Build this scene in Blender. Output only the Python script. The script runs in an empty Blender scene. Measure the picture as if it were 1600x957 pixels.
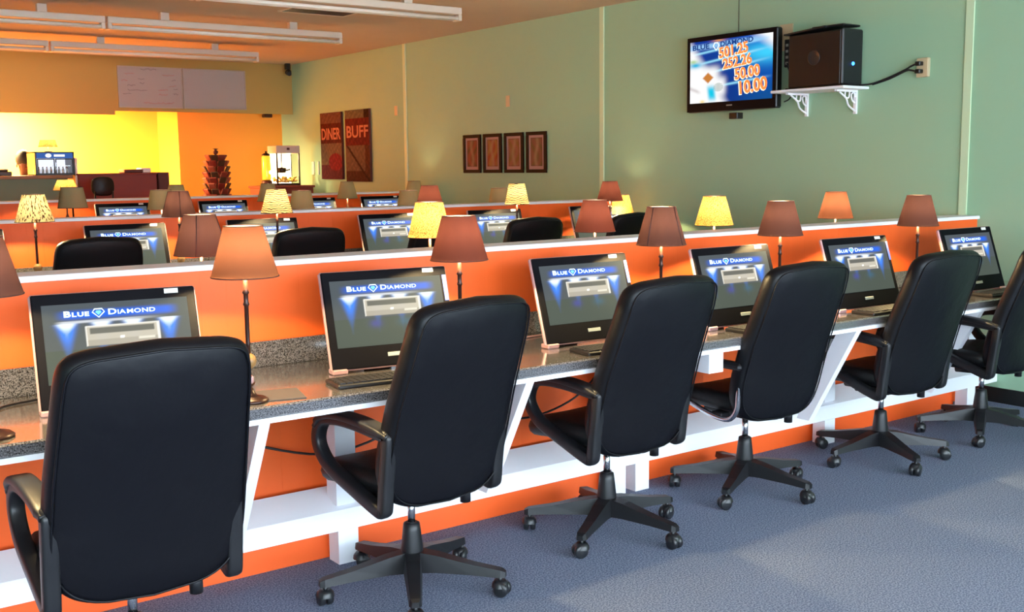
import bpy, math, random
from math import sin, cos, pi, radians
from mathutils import Vector, Matrix
random.seed(7)
C = bpy.context.scene.collection
SC = bpy.context.scene

# ---------------------------------------------------------------- camera
yaw, pitch, roll, F = 0.63274882, 0.12731776, -0.01098254, 1711.10758
fw = Vector((sin(yaw)*cos(pitch), cos(yaw)*cos(pitch), -sin(pitch)))
rt = Vector((cos(yaw), -sin(yaw), 0)); up = rt.cross(fw)
r2 = rt*cos(roll)+up*sin(roll); u2 = -rt*sin(roll)+up*cos(roll)
cd = bpy.data.cameras.new('camera'); cam = bpy.data.objects.new('camera', cd); C.objects.link(cam)
cam.matrix_world = Matrix(((r2.x, u2.x, -fw.x, 0), (r2.y, u2.y, -fw.y, 0), (r2.z, u2.z, -fw.z, 1.6), (0, 0, 0, 1)))
cd.sensor_width = 36; cd.lens = 36*F/1600; cd.clip_start = .05
SC.camera = cam

# ---------------------------------------------------------------- light and exposure
SKY = (0.72, 0.87, 1.0); SKY_STRENGTH = 15.0
BULB = 340.0           # bulbs in the table lamps
DOWN = 46.0            # spot added below each bulb to strengthen its pool, watts
KITCHEN = 780.0         # strip lights behind the kitchen header (watts)
w = bpy.data.worlds.new('daylight'); SC.world = w; w.use_nodes = True
w.node_tree.nodes['Background'].inputs[0].default_value = (*SKY, 1)
w.node_tree.nodes['Background'].inputs[1].default_value = SKY_STRENGTH
SC.view_settings.view_transform = 'Standard'; SC.view_settings.look = 'None'
SC.view_settings.gamma = 1; SC.view_settings.use_curve_mapping = False
SC.view_settings.exposure = 0.0

# ---------------------------------------------------------------- materials
def srgb(r, g, b):
    f = lambda c: (c/255/12.92) if c/255 <= .04045 else ((c/255+.055)/1.055)**2.4
    return (f(r), f(g), f(b), 1)
def mat(name, col, rough=.6, metal=0, noise=None, bump=None, spec=None, emit=None, coat=0):
    """noise=(scale, amount, colour2), bump=(scale, strength)"""
    m = bpy.data.materials.new(name); m.use_nodes = True; nt = m.node_tree; b = nt.nodes['Principled BSDF']
    b.inputs['Base Color'].default_value = col if len(col) == 4 else (*col, 1)
    b.inputs['Roughness'].default_value = rough; b.inputs['Metallic'].default_value = metal
    if spec is not None: b.inputs['Specular IOR Level'].default_value = spec
    if coat: b.inputs['Coat Weight'].default_value = coat; b.inputs['Coat Roughness'].default_value = .1
    if emit: b.inputs['Emission Color'].default_value = (*emit[0][:3], 1); b.inputs['Emission Strength'].default_value = emit[1]
    tc = nt.nodes.new('ShaderNodeTexCoord')
    if noise:
        n = nt.nodes.new('ShaderNodeTexNoise'); n.inputs['Scale'].default_value = noise[0]; n.inputs['Detail'].default_value = 4
        nt.links.new(tc.outputs['Object'], n.inputs['Vector'])
        r = nt.nodes.new('ShaderNodeValToRGB'); c = col if len(col) == 4 else (*col, 1)
        r.color_ramp.elements[0].position = .5-noise[1]; r.color_ramp.elements[1].position = .5+noise[1]
        r.color_ramp.elements[0].color = c; r.color_ramp.elements[1].color = noise[2]
        nt.links.new(n.outputs['Fac'], r.inputs['Fac']); nt.links.new(r.outputs['Color'], b.inputs['Base Color'])
    if bump:
        n = nt.nodes.new('ShaderNodeTexNoise'); n.inputs['Scale'].default_value = bump[0]; n.inputs['Detail'].default_value = 3
        nt.links.new(tc.outputs['Object'], n.inputs['Vector'])
        bp = nt.nodes.new('ShaderNodeBump'); bp.inputs['Strength'].default_value = bump[1]; bp.inputs['Distance'].default_value = .01
        nt.links.new(n.outputs['Fac'], bp.inputs['Height']); nt.links.new(bp.outputs['Normal'], b.inputs['Normal'])
    return m
def emis(name, col, s):
    m = bpy.data.materials.new(name); m.use_nodes = True; nt = m.node_tree; nt.nodes.clear()
    e = nt.nodes.new('ShaderNodeEmission'); o = nt.nodes.new('ShaderNodeOutputMaterial')
    e.inputs[0].default_value = (*col[:3], 1); e.inputs[1].default_value = s; nt.links.new(e.outputs[0], o.inputs[0]); return m
def attr_screen(name, strength):
    m = bpy.data.materials.new(name); m.use_nodes = True; nt = m.node_tree; b = nt.nodes['Principled BSDF']
    a = nt.nodes.new('ShaderNodeAttribute'); a.attribute_name = 'paint'
    b.inputs['Base Color'].default_value = (.01, .012, .012, 1); b.inputs['Roughness'].default_value = .5; b.inputs['Specular IOR Level'].default_value = .0
    nt.links.new(a.outputs['Color'], b.inputs['Emission Color']); b.inputs['Emission Strength'].default_value = strength; return m
def attr_paint(name, rough=.7):
    m = bpy.data.materials.new(name); m.use_nodes = True; nt = m.node_tree; b = nt.nodes['Principled BSDF']
    a = nt.nodes.new('ShaderNodeAttribute'); a.attribute_name = 'paint'; b.inputs['Roughness'].default_value = rough; b.inputs['Specular IOR Level'].default_value = .1
    nt.links.new(a.outputs['Color'], b.inputs['Base Color']); return m
def shade_mat(name, col, pattern=None, dark=None, mix=.6, dk=1.0):
    """lamp-shade cloth: diffuse + translucent, optional zebra / speckle pattern"""
    m = bpy.data.materials.new(name); m.use_nodes = True; nt = m.node_tree; nt.nodes.clear()
    N = nt.nodes.new; L = nt.links.new
    o = N('ShaderNodeOutputMaterial'); d = N('ShaderNodeBsdfDiffuse'); t = N('ShaderNodeBsdfTranslucent'); mx = N('ShaderNodeMixShader')
    mx.inputs[0].default_value = mix
    t.inputs[0].default_value = col
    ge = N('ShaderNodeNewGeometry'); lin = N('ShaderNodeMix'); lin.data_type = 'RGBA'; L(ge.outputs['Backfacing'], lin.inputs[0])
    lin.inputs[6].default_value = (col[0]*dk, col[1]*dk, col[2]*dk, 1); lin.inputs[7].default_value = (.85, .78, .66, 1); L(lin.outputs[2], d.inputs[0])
    if pattern:
        tc = N('ShaderNodeTexCoord'); mp = N('ShaderNodeMapping'); L(tc.outputs['Object'], mp.inputs['Vector'])
        r = N('ShaderNodeValToRGB'); r.color_ramp.elements[0].color = dark; r.color_ramp.elements[1].color = col
        if pattern == 'zebra':
            wv = N('ShaderNodeTexWave'); wv.inputs['Distortion'].default_value = 5; wv.inputs['Detail'].default_value = 1.5
            wv.inputs['Detail Scale'].default_value = 1.2; wv.bands_direction = 'Z'; wv.inputs['Scale'].default_value = 22
            L(mp.outputs[0], wv.inputs['Vector']); L(wv.outputs['Fac'], r.inputs[0])
            r.color_ramp.elements[0].position = .12; r.color_ramp.elements[1].position = .3
        elif pattern == 'stripe':
            wv = N('ShaderNodeTexNoise'); wv.inputs['Scale'].default_value = 1; wv.inputs['Detail'].default_value = 1
            mp.inputs['Scale'].default_value = (125, 125, 22)
            L(mp.outputs[0], wv.inputs['Vector']); L(wv.outputs['Fac'], r.inputs[0])
            r.color_ramp.elements[0].position = .41; r.color_ramp.elements[1].position = .48
        else:
            v = N('ShaderNodeTexNoise'); v.inputs['Scale'].default_value = 210; v.inputs['Detail'].default_value = 1
            L(mp.outputs[0], v.inputs['Vector']); L(v.outputs['Fac'], r.inputs[0])
            r.color_ramp.elements[0].position = .40; r.color_ramp.elements[1].position = .5
        L(r.outputs[0], lin.inputs[6]); L(r.outputs[0], t.inputs[0])
    L(d.outputs[0], mx.inputs[1]); L(t.outputs[0], mx.inputs[2]); L(mx.outputs[0], o.inputs[0]); return m

def panel_mat():
    """orange painted wood panelling with thin vertical grooves"""
    m = mat('orange_panel', srgb(240, 96, 30), .5, noise=(2.2, .3, srgb(248, 103, 37)), spec=.4)
    nt = m.node_tree; N = nt.nodes.new; L = nt.links.new; b = nt.nodes['Principled BSDF']
    tc = N('ShaderNodeTexCoord'); sp = N('ShaderNodeSeparateXYZ'); L(tc.outputs['Object'], sp.inputs[0])
    a = N('ShaderNodeMath'); a.operation = 'DIVIDE'; a.inputs[1].default_value = .1016; L(sp.outputs['X'], a.inputs[0])
    f = N('ShaderNodeMath'); f.operation = 'FRACT'; L(a.outputs[0], f.inputs[0])
    g = N('ShaderNodeMath'); g.operation = 'LESS_THAN'; g.inputs[1].default_value = .05; L(f.outputs[0], g.inputs[0])
    bp = N('ShaderNodeBump'); bp.invert = True; bp.inputs['Strength'].default_value = 1; bp.inputs['Distance'].default_value = .012
    L(g.outputs[0], bp.inputs['Height']); L(bp.outputs[0], b.inputs['Normal'])
    return m

M = dict(
    orange=panel_mat(),
    kick=mat('orange_kick', srgb(244, 96, 32), .5),
    white=mat('white_paint', srgb(238, 238, 244), .5, bump=(30, .1)),
    granite=mat('speckled_laminate', srgb(16, 16, 18), .2, noise=(230, .15, srgb(122, 118, 120)), coat=1),
    carpet=mat('blue_grey_carpet', srgb(72, 84, 114), .97, noise=(150, .12, srgb(134, 146, 170)), bump=(420, .5)),
    green=mat('sage_wall_paint', srgb(152, 188, 156), .7, noise=(1.3, .4, srgb(148, 184, 153)), bump=(60, .04)),
    ceil=mat('textured_ceiling', srgb(190, 168, 146), .9, noise=(2, .4, srgb(182, 160, 138)), bump=(90, .5)),
    header=mat('yellow_header_paint', srgb(172, 146, 80), .8),
    kitchen=mat('orange_yellow_wall_paint', (.86, .33, .03, 1), .7),
    leather=mat('black_leather', srgb(9, 9, 15), .42, bump=(9, .45), spec=.28),
    leather2=mat('black_leather_seat', srgb(9, 9, 12), .5, bump=(40, .2)),
    plastic=mat('black_plastic', srgb(22, 22, 26), .42),
    rubber=mat('caster_rubber', srgb(30, 31, 35), .35),
    chrome=mat('chrome', srgb(205, 205, 210), .18, 1),
    bezel=mat('gloss_black_bezel', srgb(12, 11, 16), .5, spec=.06),
    silver=mat('silver_pink_rim', srgb(190, 150, 152), .3, .3),
    label=mat('white_sticker', srgb(236, 236, 232), .5),
    bluelabel=mat('blue_sticker', srgb(70, 95, 190), .4, emit=((.05, .1, .6), .3)),  # sticker's side light put in as a weak blue glow
    badge=mat('grey_badge', srgb(150, 158, 156), .35),
    bronze=mat('dark_bronze', srgb(52, 26, 18), .35, .3),
    wood=mat('turned_light_wood', srgb(150, 112, 66), .4),
    rim=mat('shade_rim', srgb(58, 30, 26), .7),
    paper=mat('white_label', srgb(225, 225, 225), .6),
    key=mat('keyboard_black', srgb(24, 22, 24), .5),
    keycap=mat('keycap_dark', srgb(40, 38, 40), .45),
    pad=mat('mouse_pad', srgb(62, 54, 58), .8),
    fixture=mat('fixture_enamel', srgb(214, 196, 178), .5),
    tube=mat('unlit_tube', srgb(228, 214, 200), .3),
    trim=mat('seam_batten_paint', srgb(196, 216, 178), .5),
    base=mat('black_baseboard', srgb(16, 20, 20), .4),
    black=mat('black_steel', srgb(14, 12, 16), .35),
    cream=mat('cream_plastic', srgb(196, 176, 140), .5),
    whiteboard=mat('whiteboard_surface', srgb(158, 152, 150), .4),
    alu=mat('aluminium_frame', srgb(172, 160, 150), .35, .6),
    red_ink=mat('red_marker', srgb(170, 70, 64), .6), dark_ink=mat('dark_marker', srgb(84, 66, 80), .6),
    redwood=mat('dark_red_laminate', srgb(128, 44, 30), .5), dkred=mat('dark_red_cabinet', srgb(84, 28, 18), .5),
    greenfront=mat('green_counter_front', srgb(112, 132, 104), .6), tanwood=mat('tan_counter_top', srgb(150, 112, 74), .5),
    frame=mat('dark_picture_frame', srgb(44, 26, 14), .7, spec=.1), matboard=mat('pink_cream_mat', srgb(170, 136, 130), .9, spec=.05),
    canvas=attr_paint('canvas_print', .9), print=attr_paint('framed_print', .8),
    screen=attr_screen('monitor_screen', 1.35), tvscreen=attr_screen('tv_screen', 1.0),
    title=emis('screen_lettering', (.75, .92, 1), 1.6), title2=emis('screen_gem', (.25, .85, 1), 1.3),
    skin=mat('skin', srgb(92, 54, 38), .6), shirt=mat('dark_shirt', srgb(44, 30, 26), .8), hair=mat('dark_hair', srgb(18, 12, 10), .7),
)
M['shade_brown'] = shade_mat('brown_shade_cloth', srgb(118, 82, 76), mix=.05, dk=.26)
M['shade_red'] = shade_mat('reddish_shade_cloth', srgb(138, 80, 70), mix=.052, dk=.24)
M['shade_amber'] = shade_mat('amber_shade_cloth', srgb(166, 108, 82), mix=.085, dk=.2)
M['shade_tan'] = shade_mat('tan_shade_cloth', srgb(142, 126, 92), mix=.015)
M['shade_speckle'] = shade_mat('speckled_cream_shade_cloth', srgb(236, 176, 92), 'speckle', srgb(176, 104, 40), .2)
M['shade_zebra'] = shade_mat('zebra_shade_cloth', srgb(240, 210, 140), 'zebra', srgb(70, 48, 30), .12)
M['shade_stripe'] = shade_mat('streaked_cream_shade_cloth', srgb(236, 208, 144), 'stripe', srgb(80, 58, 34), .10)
M['bulb'] = emis('warm_bulb', (1, .74, .44), BULB)

# ---------------------------------------------------------------- mesh helpers
class MB:
    def __init__(s): s.v = []; s.f = []; s.smooth = []
    def add(s, vs, fs, smooth=False, T=None):
        n = len(s.v); s.v += [tuple((T @ Vector(p)) if T else p) for p in vs]
        s.f += [tuple(i+n for i in f) for f in fs]; s.smooth += [smooth]*len(fs); return s
    def box(s, x0, x1, y0, y1, z0, z1, T=None, bev=0):
        if bev:
            b = min(bev, (x1-x0)/2.01, (y1-y0)/2.01, (z1-z0)/2.01)
            vs = []; idx = {}
            for i, (X, dx) in enumerate(((x0, 1), (x1, -1))):
                for j, (Y, dy) in enumerate(((y0, 1), (y1, -1))):
                    for k, (Z, dz) in enumerate(((z0, 1), (z1, -1))):
                        idx[i, j, k] = len(vs)
                        vs += [(X, Y+dy*b, Z+dz*b), (X+dx*b, Y, Z+dz*b), (X+dx*b, Y+dy*b, Z)]
            fs = []
            for i in (0, 1):
                q = [idx[i, 0, 0], idx[i, 0, 1], idx[i, 1, 1], idx[i, 1, 0]]; fs.append(tuple(q if i == 0 else q[::-1]))
                q = [idx[0, i, 0]+1, idx[1, i, 0]+1, idx[1, i, 1]+1, idx[0, i, 1]+1]; fs.append(tuple(q if i == 0 else q[::-1]))
                q = [idx[0, 0, i]+2, idx[0, 1, i]+2, idx[1, 1, i]+2, idx[1, 0, i]+2]; fs.append(tuple(q if i == 0 else q[::-1]))
            for i in (0, 1):
                for j in (0, 1):
                    fl = (i+j) % 2 == 0
                    a, c = idx[i, j, 0], idx[i, j, 1]; q = (a, a+1, c+1, c); fs.append(q if fl else q[::-1])
                    a, c = idx[i, 0, j], idx[i, 1, j]; q = (a, c, c+2, a+2); fs.append(q if fl else q[::-1])
                    a, c = idx[0, i, j], idx[1, i, j]; q = (a+1, a+2, c+2, c+1); fs.append(q if fl else q[::-1])
                    for k in (0, 1):
                        a = idx[i, j, k]; q = (a, a+1, a+2); fs.append(q if (i+j+k) % 2 else q[::-1])
            return s.add(vs, fs, False, T)
        vs = [(x, y, z) for x in (x0, x1) for y in (y0, y1) for z in (z0, z1)]
        return s.add(vs, [(0, 1, 3, 2), (4, 6, 7, 5), (0, 4, 5, 1), (2, 3, 7, 6), (0, 2, 6, 4), (1, 5, 7, 3)], False, T)
    def lathe(s, prof, n=24, T=None, cap=True, smooth=True):
        """prof: list of (r, z) revolved about z"""
        vs = []; fs = []
        for r, z in prof: vs += [(r*cos(2*pi*i/n), r*sin(2*pi*i/n), z) for i in range(n)]
        for k in range(len(prof)-1):
            for i in range(n):
                a = k*n+i; b = k*n+(i+1) % n; fs.append((a, b, b+n, a+n))
        s.add(vs, fs, smooth, T)
        if cap:
            m = len(s.v)-len(vs)
            s.f += [tuple(m+i for i in range(n))[::-1], tuple(m+(len(prof)-1)*n+i for i in range(n))]; s.smooth += [False, False]
        return s
    def cyl(s, p0, p1, r0, r1=None, n=16):
        r1 = r0 if r1 is None else r1; p0 = Vector(p0); p1 = Vector(p1); d = p1-p0
        T = Matrix.Translation(p0) @ d.to_track_quat('Z', 'Y').to_matrix().to_4x4()
        return s.lathe([(r0, 0), (r1, d.length)], n, T)
    def tube(s, pts, r, n=8, closed=False, rect=None, axis=None):
        """sweep; rect = list of (half along axis, half across) per point for a rounded rectangular section"""
        P = [Vector(p) for p in pts]; m = len(P); vs = []; fs = []
        prev = None
        for i, p in enumerate(P):
            a = P[(i-1) % m] if (closed or i > 0) else p; b = P[(i+1) % m] if (closed or i < m-1) else p
            t = (b-a).normalized()
            if axis: u = Vector(axis)
            else:
                u = (prev if prev else (Vector((0, 0, 1)) if abs(t.z) < .9 else Vector((1, 0, 0))))
                u = (u-t*u.dot(t)).normalized(); prev = u
            v = t.cross(u).normalized()
            for k in range(n):
                an = 2*pi*(k+.5)/n
                if rect:
                    h, g = rect[i] if isinstance(rect, list) else rect
                    c_, s_ = cos(an), sin(an); e = .45
                    vs.append(tuple(p+u*h*math.copysign(abs(c_)**e, c_)+v*g*math.copysign(abs(s_)**e, s_)))
                else:
                    R_ = r[i] if isinstance(r, list) else r
                    vs.append(tuple(p+u*R_*cos(an)+v*R_*sin(an)))
        for i in range(m if closed else m-1):
            for k in range(n):
                a = i*n+k; b = i*n+(k+1) % n; c = ((i+1) % m)*n+(k+1) % n; d = ((i+1) % m)*n+k; fs.append((a, b, c, d))
        if not closed: fs += [tuple(range(n))[::-1], tuple((m-1)*n+k for k in range(n))]
        return s.add(vs, fs, True)
    def sphere(s, c, r, n=16, sc=(1, 1, 1)):
        k = n//2; pr = [(max(1e-4, r*sin(pi*i/k)), -r*cos(pi*i/k)) for i in range(k+1)]
        return s.lathe(pr, n, Matrix.Translation(c) @ Matrix.Diagonal((*sc, 1)), cap=False)
    def build(s, name, m, parent=None):
        me = bpy.data.meshes.new(name); me.from_pydata(s.v, [], s.f); me.materials.append(m)
        me.polygons.foreach_set('use_smooth', s.smooth); me.validate(); me.update()
        o = bpy.data.objects.new(name, me); C.objects.link(o)
        if parent: o.parent = parent
        return o
def smoothp(pts, k=5, closed=False):
    P = [Vector(p) for p in pts]; n = len(P); out = []
    for i in range(n if closed else n-1):
        g = (lambda j: P[j % n]) if closed else (lambda j: P[max(0, min(n-1, j))])
        a, b, c, d = g(i-1), g(i), g(i+1), g(i+2)
        for j in range(k):
            t = j/k; out.append(.5*((2*b)+(c-a)*t+(2*a-5*b+4*c-d)*t*t+(3*b-a-3*c+d)*t**3))
    if not closed: out.append(P[-1])
    return out
def thing(name, label, cat, loc=(0, 0, 0), rz=0, group=None):
    o = bpy.data.objects.new(name, None); C.objects.link(o); o.empty_display_size = .1
    o.location = loc; o.rotation_euler = (0, 0, rz); return tag(o, label, cat, group)
def tag(o, label, cat, group=None, kind=None):
    o['label'] = label; o['category'] = cat
    if group: o['group'] = group
    if kind: o['kind'] = kind
    return o
def struct(name, mb, m, parent=None):
    o = mb.build(name, m, parent)
    if not parent: o['kind'] = 'structure'
    return o
def kids(o): return [c for c in C.objects if c.parent == o]
def dup(o, loc, rz, label, group=None, sz=1):
    ch = kids(o); r = o.copy(); C.objects.link(r); r.location = loc; r.rotation_euler = (0, 0, rz); r['label'] = label
    r.scale = (1, 1, sz)
    if group: r['group'] = group
    for c in ch:
        gs = kids(c); n = c.copy(); C.objects.link(n); n.parent = r
        for g in gs: q = g.copy(); C.objects.link(q); q.parent = n
    return r
def text_mb(mb, s, size, T, depth=.001, off=.004, sx=1.0):
    cu = bpy.data.curves.new('t', 'FONT'); cu.body = s; cu.size = size; cu.extrude = depth; cu.offset = off*size
    cu.align_x = 'LEFT'; cu.resolution_u = 3
    o = bpy.data.objects.new('t', cu); C.objects.link(o); dg = bpy.context.evaluated_depsgraph_get(); dg.update()
    me = bpy.data.meshes.new_from_object(o.evaluated_get(dg))
    vs = [tuple(v.co) for v in me.vertices]; fs = [tuple(p.vertices) for p in me.polygons]
    wd = max([v[0] for v in vs]+[0])*sx
    mb.add([(x*sx, y, z) for x, y, z in vs], fs, False, T)
    bpy.data.objects.remove(o); bpy.data.curves.remove(cu); bpy.data.meshes.remove(me)
    return wd
def painted(name, w_, h_, nu, nv, fn, m, parent, T):
    """flat coloured grid (a print or a screen); fn(u, v) -> rgb, v upwards"""
    vs = []; cs = []; fs = []
    for j in range(nv+1):
        for i in range(nu+1):
            u, v = i/nu, j/nv; vs.append(tuple(T @ Vector(((u-.5)*w_, (v-.5)*h_, 0)))); cs += [*fn(u, v), 1]
    for j in range(nv):
        for i in range(nu): a = j*(nu+1)+i; fs.append((a, a+1, a+nu+2, a+nu+1))
    me = bpy.data.meshes.new(name); me.from_pydata(vs, [], fs); me.materials.append(m)
    at = me.color_attributes.new('paint', 'FLOAT_COLOR', 'POINT'); at.data.foreach_set('color', cs)
    o = bpy.data.objects.new(name, me); C.objects.link(o); o.parent = parent; return o

# ---------------------------------------------------------------- the room
XW, XL, YF, YB, ZC = 6.84, -5.0, -2.2, 14.53, 3.05
struct('floor', MB().box(XL-.2, XW+.2, YF-.3, 16.2, -.1, 0), M['carpet'])
struct('ceiling', MB().box(XL-.2, XW+.2, YF-.3, 16.2, ZC, ZC+.15), M['ceil'])
struct('wall_right', MB().box(XW, XW+.2, YF-.3, 16.2, 0, ZC), M['green'])
struct('wall_left', MB().box(XL-.2, XL, YF-.3, 16.2, 0, ZC), M['green'])
wb = MB().box(4.36, XW, YB, YB+.04, 2.36, ZC).box(XL, 4.36, YB, YB+.04, 2.31, ZC)
struct('wall_back', wb, M['header'])
struct('wall_kitchen', MB().box(XL, 5.31, 15.75, 15.9, 0, ZC).box(5.31, XW, 14.92, 15.9, 0, ZC), M['kitchen'])
# shop front behind the camera: sill, piers and lintel around open window bays
sf = MB().box(XL, XW, YF-.15, YF, 0, .35).box(XL, XW, YF-.15, YF, 2.85, ZC)
for x in (XL, -2.2, .7, 3.6, XW-.2): sf.box(x, x+.2, YF-.15, YF, .35, 2.85)
struct('wall_front', sf, M['green'])
for i, x in enumerate((XL+.2, -2.0, .9, 3.8)):
    x1 = (-2.2, .7, 3.6, XW-.2)[i]
    fr = MB().box(x, x+.05, YF-.1, YF-.05, .35, 2.85).box(x1-.05, x1, YF-.1, YF-.05, .35, 2.85).box(x+.05, x1-.05, YF-.1, YF-.05, .35, .4).box(x+.05, x1-.05, YF-.1, YF-.05, 2.8, 2.85)
    struct('window_%d' % (i+1), fr, M['alu'])
struct('baseboard_right', MB().box(XW-.012, XW, YF, 14.5, 0, .1), M['base'])
for i, y in enumerate((4.17, 7.865, 11.43, .5)):
    struct('trim_%d' % (i+1), MB().box(XW-.012, XW, y-.028, y+.028, .1, ZC), M['trim'])

# lights of the kitchen, behind the header (its own fluorescent strips)
for x, e in ((2.95, 1.5), (1.5, 1.0)):
    ld = bpy.data.lights.new('kitchen_strip', 'AREA'); ld.energy = KITCHEN*e; ld.color = (1, .68, .3); ld.shape = 'RECTANGLE'
    ld.size = 1.1; ld.size_y = .15; lo = bpy.data.objects.new('kitchen_strip_light', ld); C.objects.link(lo)
    lo.location = (x, 14.72, 2.40); lo.rotation_euler = (radians(18), 0, 0)
    fx = thing('strip_light', 'strip light behind the kitchen header, %s' % ('nearer the drinks cooler' if x > 2 else 'farther left'), 'light', (x, 14.72, 2.42))
    MB().box(-.6, .6, -.09, .09, 0, .09).build('housing', M['fixture'], fx)
    MB().box(-.5, -.46, -.02, .02, .09, .63).box(.46, .5, -.02, .02, .09, .63).build('hanger', M['fixture'], fx)

# ---------------------------------------------------------------- rows of booths
CZ, CY0, CY1 = .82, 3.345, 4.055       # worktop height, front and back edges of row one
def counter(name, label, y0, y1, dz, x0, x1, front=-1, posts=(), braces=(), beams=()):
    """worktop between y0 (open edge) and y1 (partition side)"""
    t = thing(name, label, 'counter', ((x0+x1)/2, y0, 0)); ox, oy = (x0+x1)/2, y0
    Z = CZ+dz; lo, hi = min(y0, y1), max(y0, y1)
    MB().box(x0-ox, x1-ox, lo-oy, hi-oy, Z-.042, Z, bev=.006).build('worktop', M['granite'], t)
    e = y1+front*.02; MB().box(x0-ox, x1-ox, min(e, y1)-oy, max(e, y1)-oy, Z, Z+.102, bev=.003).build('backsplash', M['granite'], t)
    a, b = (y0+.004, y0+.03) if front < 0 else (y0-.03, y0-.004)
    MB().box(x0-ox, x1-ox, a-oy, b-oy, Z-.06, Z-.042).build('edge_strip', M['white'], t)
    for x in posts: MB().box(x-.045-ox, x+.045-ox, 3.875+y0-CY0-oy, 3.96+y0-CY0-oy, .245+dz, Z-.042).build('support_post', M['white'], t)
    for x in braces:
        ya, yb = y0+.015-oy, y0+.4-oy; z0, z1 = .245+dz, Z-.06
        vs = [(X-ox, y, z) for X in (x-.02, x+.02) for y, z in ((ya, z1), (ya+.11, z1), (yb-.02, z0), (yb-.10, z0))]
        MB().add(vs, [(0, 1, 2, 3), (7, 6, 5, 4), (0, 4, 5, 1), (1, 5, 6, 2), (2, 6, 7, 3), (3, 7, 4, 0)]).build('brace', M['white'], t)
    for x in beams: MB().box(x-.045-ox, x+.045-ox, y0+.01-oy, y0+.5-oy, Z-.15, Z-.06).build('beam', M['white'], t)
    return t
def partition(label, y, zc, x0, x1):
    """y: front face, zc: underside of the cap board"""
    t = thing('partition', label, 'partition', ((x0+x1)/2, y, 0)); ox = (x0+x1)/2
    MB().box(x0-ox, x1-ox, 0, .15, 0, zc).build('panel', M['orange'], t)
    MB().box(x0-ox-.0, x1-ox, -.018, .172, zc, zc+.022, bev=.003).build('cap_board', M['white'], t)
    return t
def footrest(label, y, dz, x0, x1, feet):
    """y: partition face"""
    t = thing('footrest', label, 'footrest', ((x0+x1)/2, y-.19, 0)); ox, oy = (x0+x1)/2, y-.19
    sb_ = [(X, y, z+dz) for X in (x0-ox, x1-ox) for y, z in ((.0, .208), (.145, .276), (.137, .294), (-.002, .228))]
    MB().add(sb_, [(0, 1, 2, 3), (7, 6, 5, 4), (0, 4, 5, 1), (1, 5, 6, 2), (2, 6, 7, 3), (3, 7, 4, 0)]).build('shelf_board', M['white'], t)
    MB().box(x0-ox, x1-ox, 0, .02, .14+dz, .222+dz, bev=.002).build('front_board', M['white'], t)
    MB().box(x0-ox, x1-.33-ox, .11, .125, 0, .215+dz).build('kick_panel', M['kick'], t)
    for x in feet: MB().box(x-.045-ox, x+.045-ox, .0, .085, 0, .14+dz).build('foot', M['white'], t)
    return t
XA, XB = -1.2, 6.835
FEET = (-.95, .5, 2.0, 3.47, 3.625, 5.085, 6.53)
partition('orange panelled partition with white cap board, nearest row', 4.06, 1.216, XA, XB)
counter('counter', 'long speckled grey counter in front of the nearest orange partition, six monitors on it', CY0, CY1, 0, XA, XB,
        posts=(.5, 2.0, 3.47, 3.625, 5.085, 6.53), braces=(.2, 1.44, 2.55, 4.63, 5.75), beams=(3.59,))
footrest('white footrest board on short feet under the nearest speckled counter', 4.06, 0, XA, XB, FEET)
counter('counter', 'speckled counter on the far side of the nearest orange partition', 4.93, 4.215, 0, XA, XB, front=1)
R2, R3, D2, D3 = 3.67, 7.35, .045, .075
partition('orange panelled partition with white cap board, middle row', 4.06+R2, 1.216+D2, XA, XB)
counter('counter', 'speckled counter in front of the middle orange partition', CY0+R2, CY1+R2, D2, XA, XB, posts=(2, 3.5, 5.1), braces=(1.4, 2.6, 4.6, 5.8))
footrest('white footrest under the counter of the middle row', 4.06+R2, D2, XA, XB, FEET)
counter('counter', 'speckled counter on the far side of the middle orange partition', 4.93+R2, 4.215+R2, D2, XA, XB, front=1)
partition('orange panelled partition with white cap board, farthest row', 4.06+R3, 1.216+D3, XA, XB)
counter('counter', 'speckled counter in front of the farthest orange partition', CY0+R3, CY1+R3, D3, XA, XB, posts=(2, 3.5, 5.1), braces=(1.4, 2.6, 4.6, 5.8))
footrest('white footrest under the counter of the farthest row', 4.06+R3, D3, XA, XB, FEET)

# ---------------------------------------------------------------- office chairs
def pillow(mb, w_, h_, t_, fn, n=48, ex=5.0, bulge=.012, edge=.03, exb=None):
    """rounded slab: a across, b up, c through; fn maps (a,b,c) to a point"""
    prof = []
    for k in range(5):   # back cap from the middle outwards
        s_ = .25*(k+1) if k < 4 else None
        if s_: prof.append((s_, None, -1))
    rings = []
    def ring(sx, sy, c):
        r = []
        for i in range(n):
            an = 2*pi*i/n; c_, s_ = cos(an), sin(an); e_ = ex if s_ > 0 else exb or ex
            r.append((math.copysign(abs(c_)**(2/e_), c_)*w_/2*sx, math.copysign(abs(s_)**(2/e_), s_)*h_/2*sy, c))
        return r
    caps = [.12, .35, .6, .82, 1.0]
    ex_, ey_ = 1-edge/(w_/2), 1-edge/(h_/2)
    for s_ in caps: rings.append(ring(ex_*s_, ey_*s_, -t_/2-bulge*(1-s_*s_)))
    for k in range(1, 6):
        a = pi*k/6
        rings.append(ring(1-edge*(1-sin(a))/(w_/2), 1-edge*(1-sin(a))/(h_/2), -t_/2*cos(a)))
    for s_ in caps[::-1]: rings.append(ring(ex_*s_, ey_*s_, t_/2+bulge*(1-s_*s_)))
    vs = [fn(*p) for r in rings for p in r]; fs = []
    for k in range(len(rings)-1):
        for i in range(n):
            a = k*n+i; b = k*n+(i+1) % n; fs.append((a, b, b+n, a+n))
    fs += [tuple(range(n))[::-1], tuple((len(rings)-1)*n+i for i in range(n))]
    mb.add(vs, fs, True); return rings
BT = radians(17)
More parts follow.
